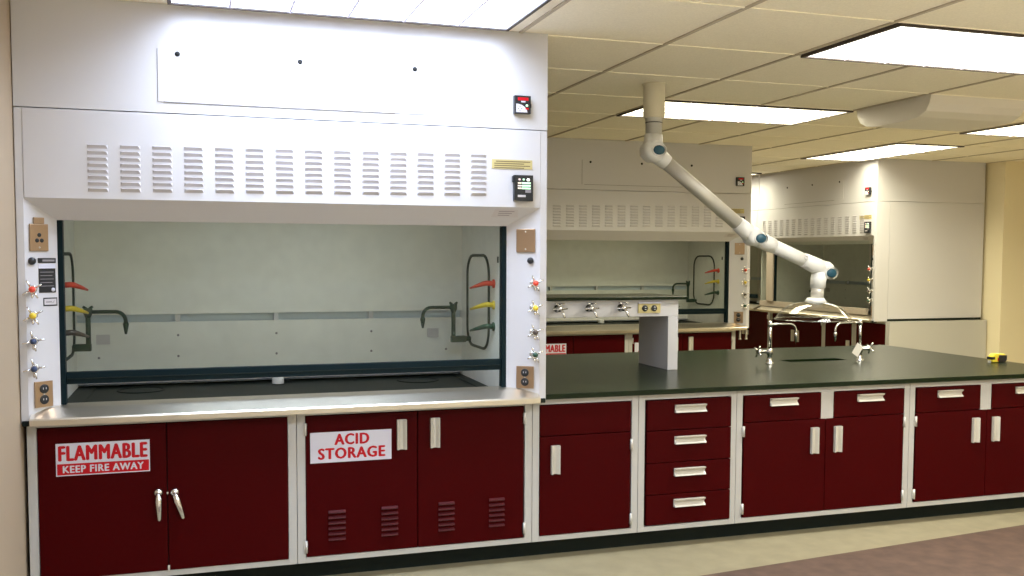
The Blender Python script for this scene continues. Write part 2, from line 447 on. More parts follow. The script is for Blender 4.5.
# service fittings on the posts
thL = math.atan2(OY - YF, OXL - .018); thR = math.atan2(OY - YF, 2.180 - OXR)
def onpost(side, f, z, turn=1.0):
    if side < 0: x, y = .018 + (OXL - .018) * f, YF + (OY - YF) * f; th = thL
    else: x, y = 2.180 + (OXR - 2.180) * f, YF + (OY - YF) * f; th = -thR
    return Matrix.Translation((x, y, z)) @ Matrix.Rotation(th * turn, 4, 'Z')
def plate(side, f, z, w, h, name, m='brass', extra=None, par=None):
    p = MB(); p.M = onpost(side, f, z)
    if extra == 'duplex': duplex(p, w, h, m)
    else: p.box(-w/2, w/2, -.008, 0, -h/2, h/2, m)
    if extra == 'switch':
        p.box(-.022, .022, -.010, -.0002, h/2, h/2 + .026, m)
        for cx, cz in ((0, .010), (-.010, -.012), (.010, -.012)): p.lathe([(0, -.0105), (.0085, -.0105), (.0085, -.008)], (cx, 0, cz), 'dev', (0, 1, 0), 10)
        p.lathe([(0, -.0105), (.004, -.010), (.004, -.008)], (0, 0, -.040), 'alu', (0, 1, 0), 8)
    if extra == 'blank':
        for cz in (.040, -.040): p.lathe([(0, -.0105), (.004, -.010), (.004, -.008)], (0, 0, cz), 'alu', (0, 1, 0), 8)
    return p.build(name, par or hood, .002)
tag(plate(-1, .42, 1.520, .078, .108, 'outlet_plate', extra='switch'), 'bronze plate with black three-hole socket and a top tab')
plate(-1, .45, .889, .076, .104, 'outlet_plate', extra='duplex')
plate(1, .42, 1.525, .090, .108, 'outlet_plate', extra='blank')['label'] = 'blank bronze plate'
plate(1, .42, .886, .084, .104, 'outlet_plate', extra='duplex')
def knob(side, f, z):
    k = MB(); k.M = onpost(side, f, z)
    k.lathe([(0, -.014), (.010, -.013), (.0145, -.009), (.015, 0)], (0, 0, 0), 'dev', (0, 1, 0), 16); return k.build('black_button', hood)
knob(-1, .20, 1.426); knob(1, .28, 1.432)
st = MB(); st.M = onpost(-1, .66, 1.36)
st.box(-.038, .038, -.003, 0, .058, .078, 'dev'); st.box(-.020, .032, -.0034, -.003, .064, .072, 'greyink')
st.box(-.036, .036, -.0015, 0, .036, .056, 'signw')
st.box(-.036, .036, -.0017, 0, -.062, .036, 'dev')
for k in range(5): st.box(-.030, .028 - .006 * (k % 2), -.0022, -.0016, .020 - k * .014, .0225 - k * .014, 'greyink')
st.lathe([(0, -.003), (.008, -.003), (.008, -.0015)], (.024, 0, -.050), 'signw', (0, 1, 0), 12)
st.build('instruction_placard', hood)
st = MB(); st.M = onpost(-1, .74, 1.261)
st.box(-.030, .030, -.0015, 0, -.017, .017, 'dev'); st.box(-.026, .026, -.002, -.0014, -.012, .012, 'greylabel')
st.box(-.020, .006, -.0025, -.0019, -.003, .002, 'greyink'); st.prism([(.004, -.0025, -.008), (.020, -.0025, .008), (.012, -.0025, -.004)], (0, .0006, 0), 'greyink')
st.build('warning_label', hood)
for z, c, l in ((1.314, 'red', 'red'), (1.210, 'yellow', 'yellow'), (1.108, 'bluedark', 'dark blue'), (.998, 'bluedark', 'dark blue')):
    valve(onpost(-1, .22, z, .12), hood, c, l + ' index button', 1.12, 12 if c == 'bluedark' else 30)
for z, c, l in ((1.327, 'red', 'red'), (1.213, 'yellow', 'yellow'), (1.100, 'brown', 'brown'), (.996, 'dgreen', 'dark green')):
    valve(onpost(1, .20, z, .12), hood, c, l + ' index button', 1.12, 25)
# airflow monitor, fan switch and gold label
d = MB(); d.box(2.046, 2.136, YF - .024, YF - .002, 1.704, 1.822, 'dev')
d.box(2.040, 2.050, YF - .018, YF - .002, 1.79, 1.818, 'dev')
yy = YF - .0248
d.ball((2.070, yy, 1.802), .006, 'ledr', 8, sy=.3); d.ball((2.090, yy, 1.802), .006, 'ledg', 8, sy=.3); d.ball((2.112, yy, 1.801), .008, 'ledw', 8, sy=.3)
for k in range(3):
    z = 1.786 - k * .012
    d.box(2.062, 2.080, yy, YF - .0235, z - .003, z + .003, 'ledy'); d.box(2.082, 2.124, yy, YF - .0235, z - .004, z + .004, 'ledg')
d.box(2.098, 2.126, yy, YF - .0235, 1.742, 1.756, 'greyink'); d.box(2.062, 2.100, yy, YF - .0235, 1.722, 1.732, 'greylabel')
d.build('airflow_monitor', hood, .002)
d = MB(); d.box(2.046, 2.122, YF - .026, YF, 2.100, 2.180, 'dev'); d.box(2.120, 2.127, YF - .02, YF, 2.128, 2.146, 'dev')
yy = YF - .0268
d.box(2.060, 2.110, yy, YF - .0255, 2.158, 2.172, 'signr'); d.box(2.076, 2.096, yy, YF - .0255, 2.150, 2.156, 'signw')
fan = [(2.052, yy, 2.105), (2.106, yy, 2.105)] + [(2.052 + .054 * math.cos(math.radians(q)), yy, 2.105 + .038 * math.sin(math.radians(q))) for q in (20, 40, 60, 80, 90)]
d.prism(fan, (0, .001, 0), 'signw')
for cx, cz in ((2.063, 2.121), (2.078, 2.121), (2.070, 2.131), (2.070, 2.112)): d.box(cx - .002, cx + .002, yy - .0006, yy, cz - .002, cz + .002, 'hole')
d.ball((2.103, yy, 2.136), .0065, 'ledg', 8, sy=.3); d.box(2.096, 2.112, yy - .0004, YF - .0255, 2.118, 2.126, 'signr')
d.build('fan_switch', hood, .002)
d = MB(); d.box(1.944, 2.138, YF - .0045, YF - .002, 1.850, 1.892, 'labelgold')
for k in range(4):
    z = 1.883 - k * .0095; d.box(1.955 + .008 * (k == 0), 2.128 - .03 * (k % 2), YF - .005, YF - .004, z - .002, z + .002, 'labelink')
d.build('gold_label', hood)
# green goosenecks, nozzles and gaskets inside
def gooseneck(cx, dirn, y):
    g = MB(); zt = 1.182
    g.box(cx - .012 if dirn < 0 else cx - .065, cx + .065 if dirn < 0 else cx + .012, y - .018, y + .018, .998, 1.031, 'green')
    g.tube([(cx, y, 1.03), (cx, y, 1.19)], .0115, 'green')
    g.tube([(cx, y, 1.155), (cx, y, 1.175), (cx, y, 1.20)], [.012, .020, .020], 'green')
    for q in (-1, 1): g.cyl((cx + q * .006, y, 1.198), (cx + q * .022, y, 1.208), .006, 'green', seg=8)
    L = .165; r = .045
    pts = [(cx, y, zt), (cx + dirn * (L - r) * .5, y, zt)] + [(cx + dirn * (L - r + r * math.sin(math.radians(q))), y, zt - r + r * math.cos(math.radians(q))) for q in range(0, 91, 15)]
    pts += [(cx + dirn * L, y, zt - .055)]
    g.tube(pts, .009, 'green')
    g.tube([(cx + dirn * L, y, zt - .05), (cx + dirn * L, y, zt - .06), (cx + dirn * L, y, zt - .075), (cx + dirn * L, y, zt - .108)], [.010, .014, .011, .005], 'green', 10)
    fx = cx - dirn * .065
    wx = LX0 + .004 if dirn > 0 else LX1 - .004
    g.tube([(fx, y, 1.0145), (wx, y, 1.0145)], [.013, .013], 'green')
    return tag(g.build('gooseneck_faucet', hood, .002), 'dark green gooseneck water faucet')
gooseneck(.173, 1, .65); gooseneck(1.945, -1, .65)
def nozzle(side, y, z, c, lab):
    wx = LX0 + .004 if side < 0 else LX1 - .004; s = -side; n = MB()
    n.lathe([(0, -.001), (.022, -.001), (.022, .006), (.014, .008)], (wx, y, z), c, (s, 0, 0), 14)
    n.tube([(wx, y, z), (wx + s * .035, y, z + .003), (wx + s * .05, y + .01, z), (wx + s * .075, y + .05, z - .012), (wx + s * .095, y + .09, z - .024)], [.013, .013, .0125, .009, .005], c, 10)
    return tag(n.build('hose_nozzle', hood), lab)
for sd, y in ((-1, .33), (1, .225)):
    nozzle(sd, y, 1.318, 'red', 'red hose nozzle'); nozzle(sd, y, 1.214, 'yellow', 'yellow hose nozzle'); nozzle(sd, y, 1.108, 'brown' if sd < 0 else 'dgreen', 'dark hose nozzle')
for wx in (LX0 + .007, LX1 - .007):
    k = MB(); k.tube(loopz(wx, .30, .70, .985, 1.455, .10), .0075, 'gasket', 8, close=True)
    k.build('access_panel_gasket', hood)
for x0 in (.19, 1.845):
    p = MB(); p.box(x0, x0 + .062, LYB - .014, LYB - .008, 1.012, 1.060, 'greylabel'); p.build('cover_plate', hood)
    p = None
pp = MB(); pp.box(LX1 - .006, LX1 - .0035, .15, .17, 1.42, 1.45, 'gasket'); pp.build('sensor_port', hood)

def hood_worktop(loc_of, label, y0):
    t = thing('hood_worktop', (1.10, .65, .779), label, 'worktop', 'black worktops inside the fume hoods')
    w = MB(); x0, x1 = HX0 + .012, HX1 - .004
    w.box(x0, x1, y0, HYB, .779, .7985, 'dull')
    w.box(x0, x1, LYB + .06, HYB, .7985, .8025, 'dull')
    for a, c in ((x0, OXL + .06), (OXR - .06, x1)): w.box(a, c, .125, LYB + .06, .7985, .8025, 'dull')
    w.build('slab', t, .001)
    for cx in (.40, 1.76):
        MB().lathe([(.095, .0005), (.100, .004), (.108, .004), (.112, .0005)], (cx, .68, .7985), 'black', seg=28, caps=False).build('cup_sink', t)
    return t
wt = hood_worktop(None, 'black worktop inside the nearest fume hood, behind its steel sill', .125)

lamp_z = 1.718
MB().box(.52, 1.66, .30, .42, lamp_z - .022, lamp_z, 'plastic').build('hood_lamp', hood, .004)

# ------------------------------------------------------------------ base cabinets
KICKY = .085
RZ0, RZ1 = .120, .747          # door opening
def pull_h(parent, cx, cz, y, w=.160, h=.038):
    p = MB(); d = .020; t = .003
    # open trough: lips stand out above and below, hollow between
    prof = [(y, cz + h/2), (y - d, cz + h/2), (y - d, cz + h/2 - t), (y - .004, cz + .004), (y - .004, cz - .003), (y - d*.95, cz - h/2 + t), (y - d*.95, cz - h/2), (y, cz - h/2)]
    p.prism([(cx - w/2, a, c) for a, c in prof], (w, 0, 0), 'pull')
    return p.build('pull', parent)
def pull_v(parent, cx, cz, y, w=.043, h=.137):
    p = MB(); d = .018; t = .003
    prof = [(cx - w/2, y), (cx - w/2, y - d), (cx - w/2 + t, y - d), (cx - .005, y - .004), (cx + .005, y - .004), (cx + w/2 - t, y - d), (cx + w/2, y - d), (cx + w/2, y)]
    p.prism([(a, c, cz - h/2) for a, c in prof], (0, 0, h), 'pull')
    return p.build('pull', parent)
def hinge(parent, x, z, y=-.004):
    h = MB(); h.cyl((x, y - .003, z - .027), (x, y - .003, z + .027), .006, 'alu', seg=10)
    h.box(x - .010, x + .010, y, y + .002, z - .025, z + .025, 'alu')
    return h.build('hinge', parent)
DY = -.004
def door(root, x0, x1, z0=RZ0, z1=RZ1):
    return MB().box(x0, x1, DY, .016, z0, z1, 'maroon').build('door', root, .002)
def drawer(root, x0, x1, z0, z1, pull=True, pw=.160):
    d = MB().box(x0, x1, DY, .016, z0, z1, 'maroon').build('drawer', root, .002)
    if pull: pull_h(d, (x0 + x1) / 2, (z0 + z1) / 2 + .030, DY, pw)
    return d
def carcass(root, x0, x1, divider=None, st=.034):
    c = MB(); a, b_ = x0 + .0012, x1 - .0012; D = .66; m = 'cabwhite'
    c.box(a, a + st, 0, .02, .092, .776, m); c.box(b_ - st, b_, 0, .02, .092, .776, m)
    c.box(a + st, b_ - st, 0, .02, .092, RZ0 - .003, m); c.box(a + st, b_ - st, 0, .02, RZ1 + .003, .776, m)
    c.box(a, a + .012, .02, D, .092, .776, m); c.box(b_ - .012, b_, .02, D, .092, .776, m)
    c.box(a + .012, b_ - .012, .02, D, .092, .104, m); c.box(a + .012, b_ - .012, D - .012, D, .104, .776, m)
    c.box(a + .012, b_ - .012, .02, D - .012, .766, .776, m)
    c.box(a + st, b_ - st, .0205, .03, RZ0 - .003, RZ1 + .003, 'hole')  # near-black sheet standing in for the shaded inside of the cabinet
    if divider: c.box(divider[0], divider[1], 0, .02, divider[2], RZ1 + .003, m)
    c.build('carcass', root, .0012)
    MB().box(x0, x1, KICKY, .60, 0, .092, 'black').build('toe_kick', root)

def cab_root(name, x0, x1, label, group):
    return thing(name, ((x0 + x1) / 2, .30, 0), label, 'cabinet', group)

CG = 'maroon base cabinets'
# flammables cabinet under the hood
M1 = MOD - .012
fc = cab_root('flammables_cabinet', 0, M1, 'maroon two-door cabinet with a FLAMMABLE sign under the nearest fume hood', CG)
carcass(fc, 0, M1, st=.036)
dl = door(fc, .040, .531, .118, .760 - .013); dr = door(fc, .535, 1.030, .118, .747)
s = MB(); y = DY - .0012
s.box(.107, .466, y, DY, .548, .682, 'signw')
s.box(.111, .462, y - .0003, y, .552, .598, 'signr')
s.text('FLAMMABLE', .1155, .4575, .609, .673, y - .0004, 'signr', .058)
s.text('KEEP FIRE AWAY', .132, .442, .560, .590, y - .0006, 'signw', .05)
s.build('flammable_sign', dl)
def latch(parent, cx, cz, ang):
    l = MB(); l.lathe([(0, -.022), (.012, -.020), (.018, -.012), (.019, -.004), (.014, 0)], (cx, DY, cz), 'chrome', (0, 1, 0), 20)
    dx, dz = math.sin(ang), -math.cos(ang)
    l.tube([(cx, DY - .014, cz), (cx + dx * .035, DY - .022, cz + dz * .035), (cx + dx * .112, DY - .020, cz + dz * .112), (cx + dx * .118, DY - .020, cz + dz * .118)], [.011, .0145, .0085, .005], 'chrome', 12)
    return l.build('lever_handle', parent)
latch(dl, .497, .455, .02); latch(dr, .562, .452, .29)
MB().box(.5295, .5365, DY - .004, DY + .004, .445, .455, 'chrome').build('catch', dr)
MB().box(.5300, .5380, DY - .006, DY, .116, .140, 'pull').build('bolt', dr)
# acid cabinet
ac = cab_root('acid_cabinet', M1, 2*MOD, 'maroon two-door cabinet with a white ACID STORAGE sign under the nearest fume hood', CG)
carcass(ac, M1, 2*MOD, st=.036)
al = door(ac, 1.109, 1.607, .120, .747); ar = door(ac, 1.611, 2.118, .120, .747)
s = MB(); s.box(1.127, 1.488, y, DY, .537, .673, 'signw')
s.text('ACID', 1.232, 1.388, .613, .664, y - .0004, 'signr', .062)
s.text('STORAGE', 1.160, 1.460, .551, .602, y - .0004, 'signr', .062)
s.build('acid_sign', al)
pull_v(al, 1.534, .646, DY); pull_v(ar, 1.688, .646, DY)
for dd, xs_ in ((al, (1.242, 1.479)), (ar, (1.743, 1.985))):
    for xx in xs_:
        l = MB()
        for k in range(6):
            z = .190 + k * .0245
            l.prism([(xx - .037, DY, z + .008), (xx - .037, DY - .013, z + .002), (xx - .037, DY - .013, z - .002), (xx - .037, DY, z - .006)], (.074, 0, 0), 'vent_lit')
        l.build('vent_louver', dd)
for dd, x in ((al, 1.106), (ar, 2.121)):
    hinge(dd, x, .69); hinge(dd, x, .165)
# right-hand run
B0 = 2*MOD; H = MOD/2
B1, B2, B3, B4 = B0 + H + .010, B0 + 2*H + .016, B0 + 2*H + MOD, B0 + 2*H + 2*MOD
c1 = cab_root('base_cabinet', B0, B1, 'narrow maroon cabinet with a blank upper panel and one door beside the nearest hood', CG)
carcass(c1, B0, B1)
SZ = .598
drawer(c1, B0 + .038, B1 - .042, SZ + .002, RZ1, False).name = 'upper_panel'
d = door(c1, B0 + .038, B1 - .042, RZ0, SZ - .002)
pull_v(d, 2.276, .484, DY); hinge(d, B1 - .038, .535); hinge(d, B1 - .038, .165)
c2 = cab_root('drawer_cabinet', B1, B2, 'narrow maroon cabinet with four stacked drawers', CG)
carcass(c2, B1, B2)
zz = [RZ0, .2735, .432, .594, RZ1]
for a_, b2 in zip(zz, zz[1:]): drawer(c2, B1 + .046, B2 - .032, a_ + .002, b2 - .002, pw=.170)
def double(x0, x1, da, db, dm, pa, pb, label):
    c = cab_root('base_cabinet', x0, x1, label, CG)
    dz = .610
    carcass(c, x0, x1, (da, db, dz - .006))
    drawer(c, x0 + .044, da - .003, dz + .002, RZ1); drawer(c, db + .003, x1 - .040, dz + .002, RZ1)
    l = door(c, x0 + .044, dm - .0015, RZ0, dz - .002); r = door(c, dm + .0015, x1 - .040, RZ0, dz - .002)
    pull_v(l, pa, .497, DY); pull_v(r, pb, .497, DY)
    hinge(l, x0 + .039, .565); hinge(l, x0 + .039, .165); hinge(r, x1 - .036, .565); hinge(r, x1 - .036, .165)
    return c
double(B2, B3, 3.762, 3.838, 3.790, 3.719, 3.862, 'wide maroon drawer and door cabinet immediately right of the four-drawer cabinet')
double(B3, B4, 4.802, 4.876, 4.846, 4.765, 4.904, 'wide maroon drawer and door cabinet cut by the right edge of the photo')
XE = 5.50
ep = MB().box(B4 + .002, XE - .03, .005, 1.62, .0, .778, 'cabwhite')
tag(ep.build('end_panel', bevel=.002, off=(5.44, .8, 0)), 'white end panel closing the right end of the long bench', 'panel')

# ------------------------------------------------------------------ island countertop with sink
ct = thing('countertop', (3.8, .8, .779), 'long black laboratory countertop over the maroon cabinets, with a sink cut into it', 'countertop')
X0, X1, Y0, Y1 = 2.216, XE, -.030, 1.68
SX0, SX1, SY0, SY1 = 4.15, 4.57, .86, .98
slab = MB()
zt, zb_ = TOP, .7785
for z, flip in ((zt, 1), (zb_, -1)):
    for q in (((X0, Y0), (X1, Y0), (X1, SY0), (X0, SY0)), ((X0, SY1), (X1, SY1), (X1, Y1), (X0, Y1)), ((X0, SY0), (SX0, SY0), (SX0, SY1), (X0, SY1)), ((SX1, SY0), (X1, SY0), (X1, SY1), (SX1, SY1))):
        slab.poly([(a_, c_, z) for a_, c_ in q], 'epoxy')
for p, q in (((X0, Y0), (X1, Y0)), ((X1, Y0), (X1, Y1)), ((X1, Y1), (X0, Y1)), ((X0, Y1), (X0, Y0)), ((SX0, SY0), (SX1, SY0)), ((SX1, SY0), (SX1, SY1)), ((SX1, SY1), (SX0, SY1)), ((SX0, SY1), (SX0, SY0))):
    slab.poly([(p[0], p[1], zb_), (q[0], q[1], zb_), (q[0], q[1], zt), (p[0], p[1], zt)], 'epoxy')
bmesh.ops.remove_doubles(slab.bm, verts=slab.bm.verts, dist=1e-5)
slab.build('slab', ct)
k = MB(); e = .006; ZS = .60
for a_ in ((SX0 - e - .01, SX0 - e, SY0 - e, SY1 + e), (SX1 + e, SX1 + e + .01, SY0 - e, SY1 + e), (SX0 - e, SX1 + e, SY0 - e - .01, SY0 - e), (SX0 - e, SX1 + e, SY1 + e, SY1 + e + .01)):
    k.box(*a_, ZS, .7783, 'black')
k.box(SX0 - e, SX1 + e, SY0 - e, SY1 + e, ZS - .01, ZS, 'black')
k.build('sink_basin', ct)

# ------------------------------------------------------------------ reagent shelf on the bench
RX0, RX1, RY0, RY1 = 2.24, 3.284, .69, 1.075
rs = thing('reagent_shelf', (2.8, .85, TOP), 'white service shelf with black top and chrome gas taps standing on the black countertop', 'shelf')
MB().box(RX1 - .064, RX1, RY0, RY1, TOP, 1.112, 'white').build('leg', rs, .002)
MB().box(RX0, RX0 + .064, RY0, RY1, TOP, 1.112, 'white').build('leg', rs, .002)
sb = MB(); sb.box(RX0, RX1, RY0, RY0 + .02, 1.113, 1.208, 'white'); sb.box(RX0, RX1, RY1 - .02, RY1, 1.113, 1.208, 'white')
sb.box(RX0, RX1, RY0 + .02, RY1 - .02, 1.113, 1.125, 'white'); sb.box(RX1 - .02, RX1, RY0 + .02, RY1 - .02, 1.125, 1.208, 'white')
sb.build('service_beam', rs, .002)
MB().box(RX0 - .01, RX1 + .040, RY0 - .03, RY1 + .03, 1.2085, 1.226, 'epoxy').build('shelf_top', rs, .002)
def turret(x, z):
    g = MB(); y = RY0
    g.lathe([(.022, 0), (.022, -.005), (.013, -.008), (.011, -.03), (.016, -.032), (.016, -.052), (0, -.054)], (x, y, z), 'chrome', (0, 1, 0), 16)
    g.tube([(x, y - .040, z), (x + .008, y - .062, z - .014), (x + .014, y - .085, z - .045)], [.009, .008, .005], 'chrome', 10)
    g.tube([(x, y - .040, z), (x, y - .040, z + .028)], .007, 'chrome', 10)
    for q in range(4):
        a_ = math.radians(25 + q * 90); g.cyl((x, y - .042, z + .026), (x + .034 * math.cos(a_), y - .042 + .034 * math.sin(a_), z + .029), .0055, 'chrome', .0035, 8)
    g.cyl((x - .040, y - .042, z - .002), (x + .045, y - .042, z + .002), .0065, 'chrome', .0045, 8)
    return g.build('gas_tap', rs)
for x in (2.542, 2.730, 2.922): turret(x, 1.164)
p = MB(); p.M = Matrix.Translation((3.098, RY0, 1.160)); duplex(p, .138, .054, 'labelgold', True)
p.box(-.070, .070, -.016, -.008, .027, .034, 'signw')
p.build('outlet_plate', rs, .001)

# ------------------------------------------------------------------ faucets at the sink
def faucet(x, y, dirn, label):
    t = thing('lab_faucet', (x, y, TOP), label, 'faucet', 'chrome faucets at the bench sink')
    g = MB(); g.lathe([(.026, 0), (.026, .006), (.015, .012), (.013, .05), (.018, .055), (.018, .085), (.012, .092)], (x, y, TOP), 'chrome', seg=20)
    g.tube([(x, y, TOP + .09), (x, y, TOP + .245)], .0085, 'chrome'); g.lathe([(.0085, .222), (.0135, .226), (.0135, .254), (.008, .259), (0, .260)], (x, y, TOP), 'chrome', seg=16)
    g.build('column', t)
    h = MB(); z = TOP + .238; L = .185; r = .045
    pts = [(x, y, z), (x + dirn * .06, y, z + .002), (x + dirn * (L - r), y, z)] + [(x + dirn * (L - r + r * math.sin(math.radians(q))), y, z - r + r * math.cos(math.radians(q))) for q in range(15, 91, 15)] + [(x + dirn * L, y, z - .06)]
    h.tube(pts, .0065, 'chrome'); h.tube([(x + dirn * L, y, z - .055), (x + dirn * L, y, z - .065), (x + dirn * L, y, z - .08), (x + dirn * L, y, z - .115)], [.007, .011, .008, .004], 'chrome', 10)
    h.build('spout', t)
    v = MB(); s = -dirn; z = TOP + .070
    v.tube([(x, y, z), (x + s * .055, y, z + .004), (x + s * .058, y, z + .004), (x + s * .085, y, z + .004)], [.011, .011, .015, .015], 'chrome', 12)
    for q in range(4):
        a_ = math.radians(30 + q * 90); v.cyl((x + s * .078, y, z + .004), (x + s * .082, y + .040 * math.cos(a_), z + .004 + .040 * math.sin(a_)), .0065, 'chrome', .0045, 8)
    v.build('valve_handle', t)
    return t
faucet(3.983, .83, 1, 'chrome gooseneck faucet left of the bench sink, spout pointing right')
faucet(4.637, .83, -1, 'chrome gooseneck faucet right of the bench sink, hung with a paper tag')
tg = MB(); tg.M = Matrix.Translation((4.598, .795, .880)) @ Matrix.Rotation(math.radians(32), 4, 'Y')
tg.box(-.026, .026, -.001, .001, -.045, .030, 'paper'); tg.lathe([(.003, -.0012), (.005, -.0012), (.005, -.0008)], (0, 0, .022), 'alu', (0, 1, 0), 10)
tg.tube([(0, 0, .024), (.003, .012, .040), (.006, .026, .050)], .0012, 'paper', 6)
tag(tg.build('paper_tag', off=(4.598, .795, .880)), 'small cream paper tag hanging from the right sink faucet', 'tag')

# ------------------------------------------------------------------ extraction arm
ea = thing('extraction_arm', (3.252, .97, CEIL), 'white jointed extraction arm hanging from the ceiling, its clear dome over the bench sink', 'extraction arm')
AY = .97
def tubex(name, p0, p1, r, m, par=ea, r1=None): return MB().cyl(p0, p1, r, m, r1, 28).build(name, par)
c = MB().lathe([(.0, 0), (.074, 0), (.074, -.006), (.064, -.006), (.064, -.192), (.060, -.200), (0, -.200)], (3.252, AY, CEIL - .0005), 'armc', seg=32)
c.build('ceiling_column', ea)
c = MB().lathe([(.052, -.20), (.052, -.214), (.049, -.216), (.049, -.31), (.0, -.31)], (3.252, AY, CEIL), 'alu', seg=28)
c.lathe([(.0505, -.226), (.0508, -.228), (.0505, -.230)], (3.252, AY, CEIL), 'hole', seg=28)
c.build('swivel_tube', ea)
def joint(c, r, label=None, depth=.07, capdx=0):
    """short drum lying along Y with rounded rims"""
    j = MB(); c = V(c)
    j.lathe([(0, -depth), (r * .55, -depth), (r * .85, -depth * .86), (r, -depth * .5), (r, depth * .5), (r * .85, depth * .86), (r * .55, depth), (0, depth)], c, 'armw', (0, 1, 0), 32)
    return j
def capm(par, c, r):
    q = MB(); q.M = Matrix.Translation(c) @ Matrix.Diagonal((1.06, 1, .80, 1)); q.lathe([(0, -.007), (r * .8, -.006), (r, 0), (r, .004)], (0, 0, 0), 'cap', (0, 1, 0), 28)
    tag(q.build('joint_cap', par), 'blue joint cap')
def ringm(par, c, r):
    pass
E1, E2, E3 = V((3.246, AY, 2.078)), V((3.935, AY, 1.578)), V((4.460, AY, 1.372))
def elbow(name, cen, r, arms, capc, depth=.066):
    j = joint(cen, r, depth=depth)
    for p, r0, r1 in arms: j.tube([cen, cen + (V(p) - cen) * .5, V(p)], [r0, (r0 + r1) / 2, r1], 'armw', 28)
    o = j.build(name, ea)
    # bezel and blue cap on the side facing the aisle
    z = MB(); z.M = Matrix.Translation((capc[0], cen.y - depth - .001, capc[1])) @ Matrix.Diagonal((1.06, 1, .84, 1)); z.lathe([(.042, -.004), (.046, 0), (.046, .016)], (0, 0, 0), 'armw', (0, 1, 0), 28); z.build('cap_bezel', o)
    capm(o, (capc[0], cen.y - depth - .001, capc[1]), .035)
    return o
d1 = (E2 - E1).normalized(); d2 = (E3 - E2).normalized()
elbow('elbow_joint', E1, .068, [((3.252, AY, 2.175), .062, .052), (E1 + d1 * .115, .056, .046)], (3.256, 2.078))
tubex('arm_tube', E1 + d1 * .105, E2 - d1 * .125, .0415, 'alu')
elbow('elbow_joint', E2, .057, [(E2 - d1 * .135, .053, .046), (E2 + d2 * .16, .053, .046)], (3.960, 1.566), .058)
tubex('arm_tube', E2 + d2 * .15, E3 - d2 * .14, .042, 'armw')
w = elbow('end_joint', E3, .054, [(E3 - d2 * .17, .054, .046)], (4.480, 1.352), .052)
k = MB(); kp = E3 - d2 * .175 + V((.0, -.043, .012)); k.lathe([(0, -.016), (.010, -.015), (.012, 0)], kp, 'dev', (0, -1, .3), 12); k.build('friction_knob', w)
b_ = MB(); b_.tube([E3 + V((-.03, 0, -.02)), (4.418, AY, 1.30), (4.416, AY, 1.256)], [.050, .048, .046], 'armw', 24); b_.build('neck_bracket', ea)
tubex('neck_tube', (4.416, AY, 1.27), (4.412, AY, 1.185), .040, 'alu')
HC = (4.386, AY, 0)
hd = MB().lathe([(.0, 1.194), (.052, 1.194), (.056, 1.186), (.072, 1.166), (.060, 1.163), (0.0, 1.163)], (4.402, AY, 0), 'armw', seg=32).build('hood_collar', ea)
prof = [(.064, 1.168), (.095, 1.164), (.130, 1.154), (.162, 1.139), (.192, 1.117), (.216, 1.091), (.230, 1.070), (.238, 1.057)]
dm = MB().lathe(prof, HC, 'dome', seg=48, caps=False)
dm.build('clear_dome', ea)
rm = MB().tube([(HC[0] + .239 * math.cos(2*PI*k/48), AY + .239 * math.sin(2*PI*k/48), 1.057) for k in range(48)], .0042, 'rim', 8, close=True)
rm.build('dome_rim', ea)

# ------------------------------------------------------------------ ceiling air deflector
ya, yb_ = gy(2), gy(3); xa, xb = gx(3) + .02, gx(4) + .0
prof = [(ya + .005, 0), (ya + .02, -.055), (ya + .05, -.098), (ya + .12, -.128), (ya + .22, -.138)]
prof += [(ya + yb_ - p, q) for p, q in prof[::-1]]
df = MB().prism([(xa, p, CEIL - .0008 + q) for p, q in prof], (xb - xa, 0, 0), 'defl')
tag(df.build('air_deflector', off=((xa + xb) / 2, (ya + yb_) / 2, CEIL)), 'curved cream plastic air deflector hanging under the ceiling at the upper right', 'air deflector')

# ------------------------------------------------------------------ tape measure
tm = thing('tape_measure', (5.40, .50, TOP), 'small yellow and black tape measure lying on the right end of the countertop', 'tape measure')
q = MB(); q.M = Matrix.Translation((5.40, .50, TOP)) @ Matrix.Rotation(math.radians(8), 4, 'Z')
q.prism([(-.062, -.018, .008), (-.050, -.018, .002), (.050, -.018, .002), (.064, -.018, .010), (.064, -.018, .040), (.052, -.018, .052), (-.030, -.018, .056), (-.056, -.018, .044)], (0, .036, 0), 'tapey')
q.build('case', tm, .005)
q = MB(); q.M = Matrix.Translation((5.40, .50, TOP)) @ Matrix.Rotation(math.radians(8), 4, 'Z')
q.prism([(-.012, -.021, .012), (.000, -.021, .001), (.050, -.021, .001), (.068, -.021, .012), (.068, -.021, .042), (-.002, -.021, .046)], (0, .042, 0), 'dev')
q.box(-.066, -.040, -.020, .020, .020, .036, 'dev')
q.box(-.016, -.008, -.0212, -.018, .010, .030, 'signr')
q.build('rubber_grip', tm, .003)
MB().box(5.33, 5.337, .482, .50, TOP, TOP + .014, 'alu').build('tape_hook', tm)

